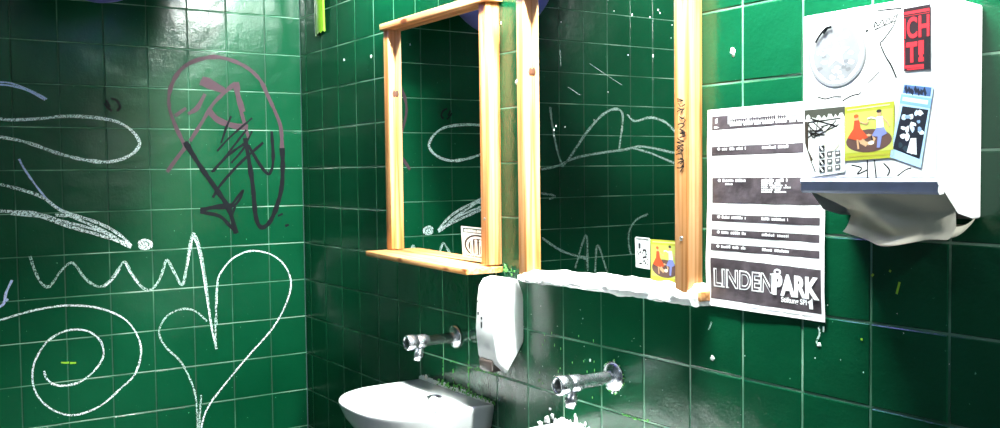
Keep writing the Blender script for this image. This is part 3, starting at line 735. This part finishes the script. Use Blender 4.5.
# chalk further along the left wall, seen only through the big mirror
def ML(*lines):
    out = []
    for l in lines:
        q = []
        for x, y in l:
            p = U(x, y, 0, 0.0); q.append(Vector((0, -.044-p.y, p.z)))
        out.append(q)
    return out
graf([(ML([(550, 107), (552.5, 127), (557.5, 152), (561, 162), (562.5, 166), (570, 157), (585, 134.5), (600, 117), (612, 109.5), (621, 111), (622.5, 122), (619, 149)]), .014, M['chalk_thin'])],
     'chalk_peaks', 'pale chalk V and arch seen in the upper half of the right mirror')
graf([(ML([(541, 169.5), (557, 166), (575, 158), (600, 153), (625, 149.5), (642, 146.5), (675, 153)], [(632, 148), (650, 153), (674, 163)], [(627, 114.5), (635, 121), (650, 117.5), (665, 122), (676, 133)]), .013, M['chalk_thin'])],
     'chalk_waves', 'pale wavy chalk lines seen across the middle of the right mirror')
graf([(ML([(575, 268), (586, 235), (587.5, 271)], [(577, 256), (589, 258)], [(595, 272), (597.5, 245), (607, 272)]), .013, M['chalk_thin']), (ML([(542, 238), (562, 251), (587, 259)]), .013, M['chalk_thin'])],
     'chalk_letters', 'pale chalk scrawl like the letters An seen low in the right mirror')
graf([(ML([(648, 214), (636, 220), (629, 232), (629, 246), (631, 255)], [(541, 193), (555, 196), (549, 199)]), .012, M['chalk_thin'])],
     'chalk_arc', 'thin chalk arc seen in the right mirror beside its white label')

# ------------------------------------------------------------------ flecks, flakes
b = MB(); rg = random.Random(9)
for (x, y, s, pl) in [(344, 60, 1.6, 1), (371, 56.5, 1.8, 1), (733, 52, 2.2, 1), (517, 82, 2, 1), (501, 23, 1.1, 1), (712.5, 358, 1.5, 1), (819, 345, 1, 1), (298, 411, 1, 0), (110, 421, 1.2, 0), (191, 383, 1, 0), (590, 374-14, 1, 1), (498, 380, 1.4, 1), (550, 409, 1.2, 1)]:
    if pl == 0: continue
    p = U(x, y, pl, 0)
    r_ = (.0045*s*rg.uniform(.7, 1.1), .0012, .0045*s*.8) if pl == 1 else (.0012, .004*s, .004*s)
    blob(b, p, r_, M['fleck'], x, 9, 6, .7)
for k in range(46):
    x, y = rg.choice([(rg.uniform(385, 1000), rg.uniform(300, 428)), (rg.uniform(520, 660), rg.uniform(300, 425))])
    p = U(x, y); s = rg.uniform(.2, .5); blob(b, p, (.002*s, .0008, .003*s), M['fleck'], k, 6, 4, .5)
tag(b.build('plaster_flecks'), 'scattered tiny white flecks on the green tiles of the right wall', 'flecks', kind='stuff')
b = MB()
for k in range(150):
    s = rg.random(); x = .975+.44*s; z = .816+abs(rg.gauss(0, .008)); y = -rg.uniform(.002, .010)
    if s < .25: continue
    blob(b, (x, y, z), (.0035*rg.uniform(.4, 1.4), .002, .003*rg.uniform(.4, 1.6)), M['moss'], k, 6, 4, .6)
for x, n_, zr in ((1.114, 12, .07), (1.264, 22, .09), (1.175, 8, .05)):
    for k in range(n_): blob(b, (x+rg.gauss(0, .002), -.001, .825+rg.random()*zr), (.0016, .001, rg.uniform(.002, .007)), M['moss'], k+7, 6, 4, .6)
for k in range(26): blob(b, (1.15+.30*rg.random(), -.001, .9+rg.gauss(0, .002)), (rg.uniform(.002, .007), .001, .0016), M['moss'], k+9, 6, 4, .6)
tag(b.build('green_flakes'), 'yellow green flakes and residue on the joints behind the left basin', 'residue', kind='stuff')
b = MB()
for k in range(46):
    th = rg.uniform(0, 6.283); r_ = rg.gauss(.037, .002)
    blob(b, (1.926+r_*math.cos(th), -.002, .984+r_*math.sin(th)), (rg.uniform(.001, .0035), .0015, rg.uniform(.001, .0035)), M['moss'] if rg.random() < .6 else M['fleck'], k, 6, 4, .7)
for k in range(14): blob(b, (1.95+.10*rg.random(), -.001, .9+rg.gauss(0, .0015)), (rg.uniform(.002, .006), .001, .0016), M['moss'], k+9, 6, 4, .6)
for k in range(22): blob(b, (1.62+.26*rg.random(), -.001, .99+rg.gauss(0, .05)), (.0012, .0008, rg.uniform(.002, .005)), M['moss'], k+19, 6, 4, .6)
tag(b.build('green_flakes'), 'whitish green crust ringing the right tap flange', 'residue', kind='stuff')
b = MB()
for k in range(60):
    blob(b, (1.462+.13*rg.random(), -rg.uniform(.001, .006), 1.200+rg.gauss(0, .007)), (rg.uniform(.002, .006), .003, rg.uniform(.0015, .005)), M['moss'] if rg.random() < .3 else M['tile'], k, 6, 4, .7)
tag(b.build('green_flakes'), 'peeling green paint crumbs above the soap dispenser between the mirrors', 'residue', kind='stuff')
b = MB()
for l in [[(819, 326), (820, 334), (817, 342), (821, 346)], [(824, 326), (824, 332)], [(712, 322), (709, 330)]]:
    strokes(b, [[U(x, y) for x, y in l]], (0, -1, 0), .004, M['chalk_thin'], .0012)
tag(b.build('dried_drips'), 'dried glue drips just below the poster', 'drip', kind='stuff')
b = MB()
for l in [[(900, 282), (897, 294)], [(872, 276), (874, 274)], [(861, 339), (863, 339.4)], [(890, 272), (891, 270)]]:
    strokes(b, [[U(x, y) for x, y in l]], (0, -1, 0), .004, M['lime'], .0012)
tag(b.build('paint_dashes'), 'thin lime green scratches on the tiles below the towel dispenser', 'paint mark', kind='stuff')

# ------------------------------------------------------------------ out of frame: lamps, balloons
CEIL = 2.95
def tube_lamp(x0, x1, y, z, power, col, n, label):
    t = empty('tube_lamp', ((x0+x1)/2, y, z)); tag(t, label, 'lamp')
    b = MB(); b.box((x0-.06, y-.10, z+.05), (x1+.06, y+.10, z+.10), M['housing'], .004); part(b, 'housing', t)
    for x in (x0+.1, x1-.1):
        b = MB(); b.box((x-.012, y, z+.06), (x+.012, 0, z+.08), M['enamel'], .002); part(b, 'bracket', t)
    b = MB(); b.lathe([(0, 0), (.014, 0), (.014, x1-x0), (0, x1-x0)], emit_mat('tube_glow', col, 12), (x0, y, z+.03), (1, 0, 0), seg=14); part(b, 'tube', t)
    for k in range(n):
        L = bpy.data.lights.new('tube_light', 'POINT'); L.shadow_soft_size = .05 if n > 1 else .045; L.energy = power/n; L.color = col
        o = bpy.data.objects.new('tube_light', L); C.objects.link(o); o.parent = t; o.location = (x0+(k+.5)*(x1-x0)/n-(x0+x1)/2, 0, -.04)
TUBE = dict(x0=2.02, x1=2.72, y=-.26, z=2.62, power=400)
tube_lamp(TUBE['x0'], TUBE['x1'], TUBE['y'], TUBE['z'], TUBE['power'], (.92, 1, .96), 6, 'fluorescent tube lamp high above the right mirror')
tube_lamp(.80, .92, -.20, 2.36, 25, (.92, 1, .96), 1, 'small lamp high on the wall near the corner')
def added_spot_lamp(x, y, z, target, power, label):
    t = empty('added_spot_lamp', (x, y, z)); tag(t, label, 'lamp')
    d = (Vector(target)-Vector((x, y, z))).normalized(); o0 = Vector((x, y, z))
    b = MB(); b.lathe([(0, -.16), (.025, -.16), (.03, -.12), (.045, -.03), (.048, -.03), (.034, -.125), (.028, -.165), (0, -.165)], M['enamel'], o0, d); part(b, 'shade', t)
    b = MB(); b.lathe([(.008, 0), (.008, 2.95-z-.1)], M['enamel'], o0-d*.15, (0, 0, 1), seg=10); part(b, 'rod', t)
    L = bpy.data.lights.new('added_spot_light', 'SPOT'); L.energy = power; L.spot_size = math.radians(48); L.spot_blend = .8; L.shadow_soft_size = .04; L.color = (.95, 1, .97)
    o = bpy.data.objects.new('added_spot_light', L); C.objects.link(o); o.parent = t; o.rotation_euler = d.to_track_quat('-Z', 'Y').to_euler()
added_spot_lamp(1.50, -.27, 2.66, (1.50, -.02, 1.75), 230, 'small white spot lamp added to brighten the gap between the mirrors')  # unseen helper, put in to light the wall strip between the mirrors
added_spot_lamp(1.5, -2.15, 2.6, (0, -2.0, 2.05), 120, 'small white spot lamp added to brighten the far end of the left wall')  # added so the far wall looks lit in the right mirror
added_spot_lamp(3.90, -.13, 2.15, (2.83, -.07, 1.60), 60, 'small white spot lamp added at the right to brighten the towel dispenser')  # extra lamp, put in to whiten the dispenser's right side
def balloon(x, y, z, r, label):
    t = empty('party_balloon', (x, y, z)); tag(t, label, 'balloon', 'blue purple balloons')
    b = MB(); n = 22
    b.lathe([(r*math.sin(math.pi*k/n)*(1-.10*max(0, math.cos(math.pi*k/n-0))), r*(-math.cos(math.pi*k/n))*(1.05)) for k in range(n+1)], M['purple'], (x, y, z), (0, 0, 1), seg=40); part(b, 'skin', t)
    b = MB(); b.lathe([(.012, 0), (.006, .012), (.010, .022), (.0, .026)], M['purple'], (x, y, z+r*1.04), (0, 0, 1), seg=12); part(b, 'knot', t)
    b = MB(); b.lathe([(.0012, 0), (.0012, CEIL-z-r*1.05-.02)], M['paper'], (x, y, z+r*1.05+.02), (0, 0, 1), seg=6); part(b, 'string', t)
balloon(.30, -.81, 2.30, .24, 'blue purple balloon by the left wall, reflected at the top of both mirrors')
balloon(.64, -.46, 2.275, .19, 'unseen blue purple balloon added by the small corner lamp to shade the left wall')  # added blocker: keeps the corner lamp off the upper left wall
balloon(1.58, -.60, 2.285, .262, 'unseen blue purple balloon added nearer to the wall lamps to shade the left wall')  # put in out of view to cast the tube lamp's shadow on the left wall
L = bpy.data.lights.new('room_fill_light', 'AREA'); L.shape = 'RECTANGLE'; L.size = .6; L.size_y = .6; L.energy = 3; L.color = (.60, .75, 1)  # weak bluish fill added for the shaded areas
t = empty('fill_lamp', (3.3, -1.35, CEIL)); tag(t, 'square ceiling fill lamp added in the middle of the room', 'lamp')
b = MB(); b.box((3.0, -1.65, CEIL-.03), (3.6, -1.05, CEIL), M['enamel'], .004); part(b, 'frame', t)
o = bpy.data.objects.new('room_fill_light', L); o.location = (0, 0, -.035); C.objects.link(o); o.parent = t

w = bpy.data.worlds.new('world'); SC.world = w; w.use_nodes = True
w.node_tree.nodes['Background'].inputs[0].default_value = (.3, .4, .5, 1); w.node_tree.nodes['Background'].inputs[1].default_value = .2
SC.view_settings.view_transform = 'Standard'; SC.view_settings.look = 'None'; SC.view_settings.gamma = 1
SC.view_settings.use_curve_mapping = False; SC.view_settings.exposure = 0.95
SC.cycles.max_bounces = 8; SC.cycles.sample_clamp_indirect = 6
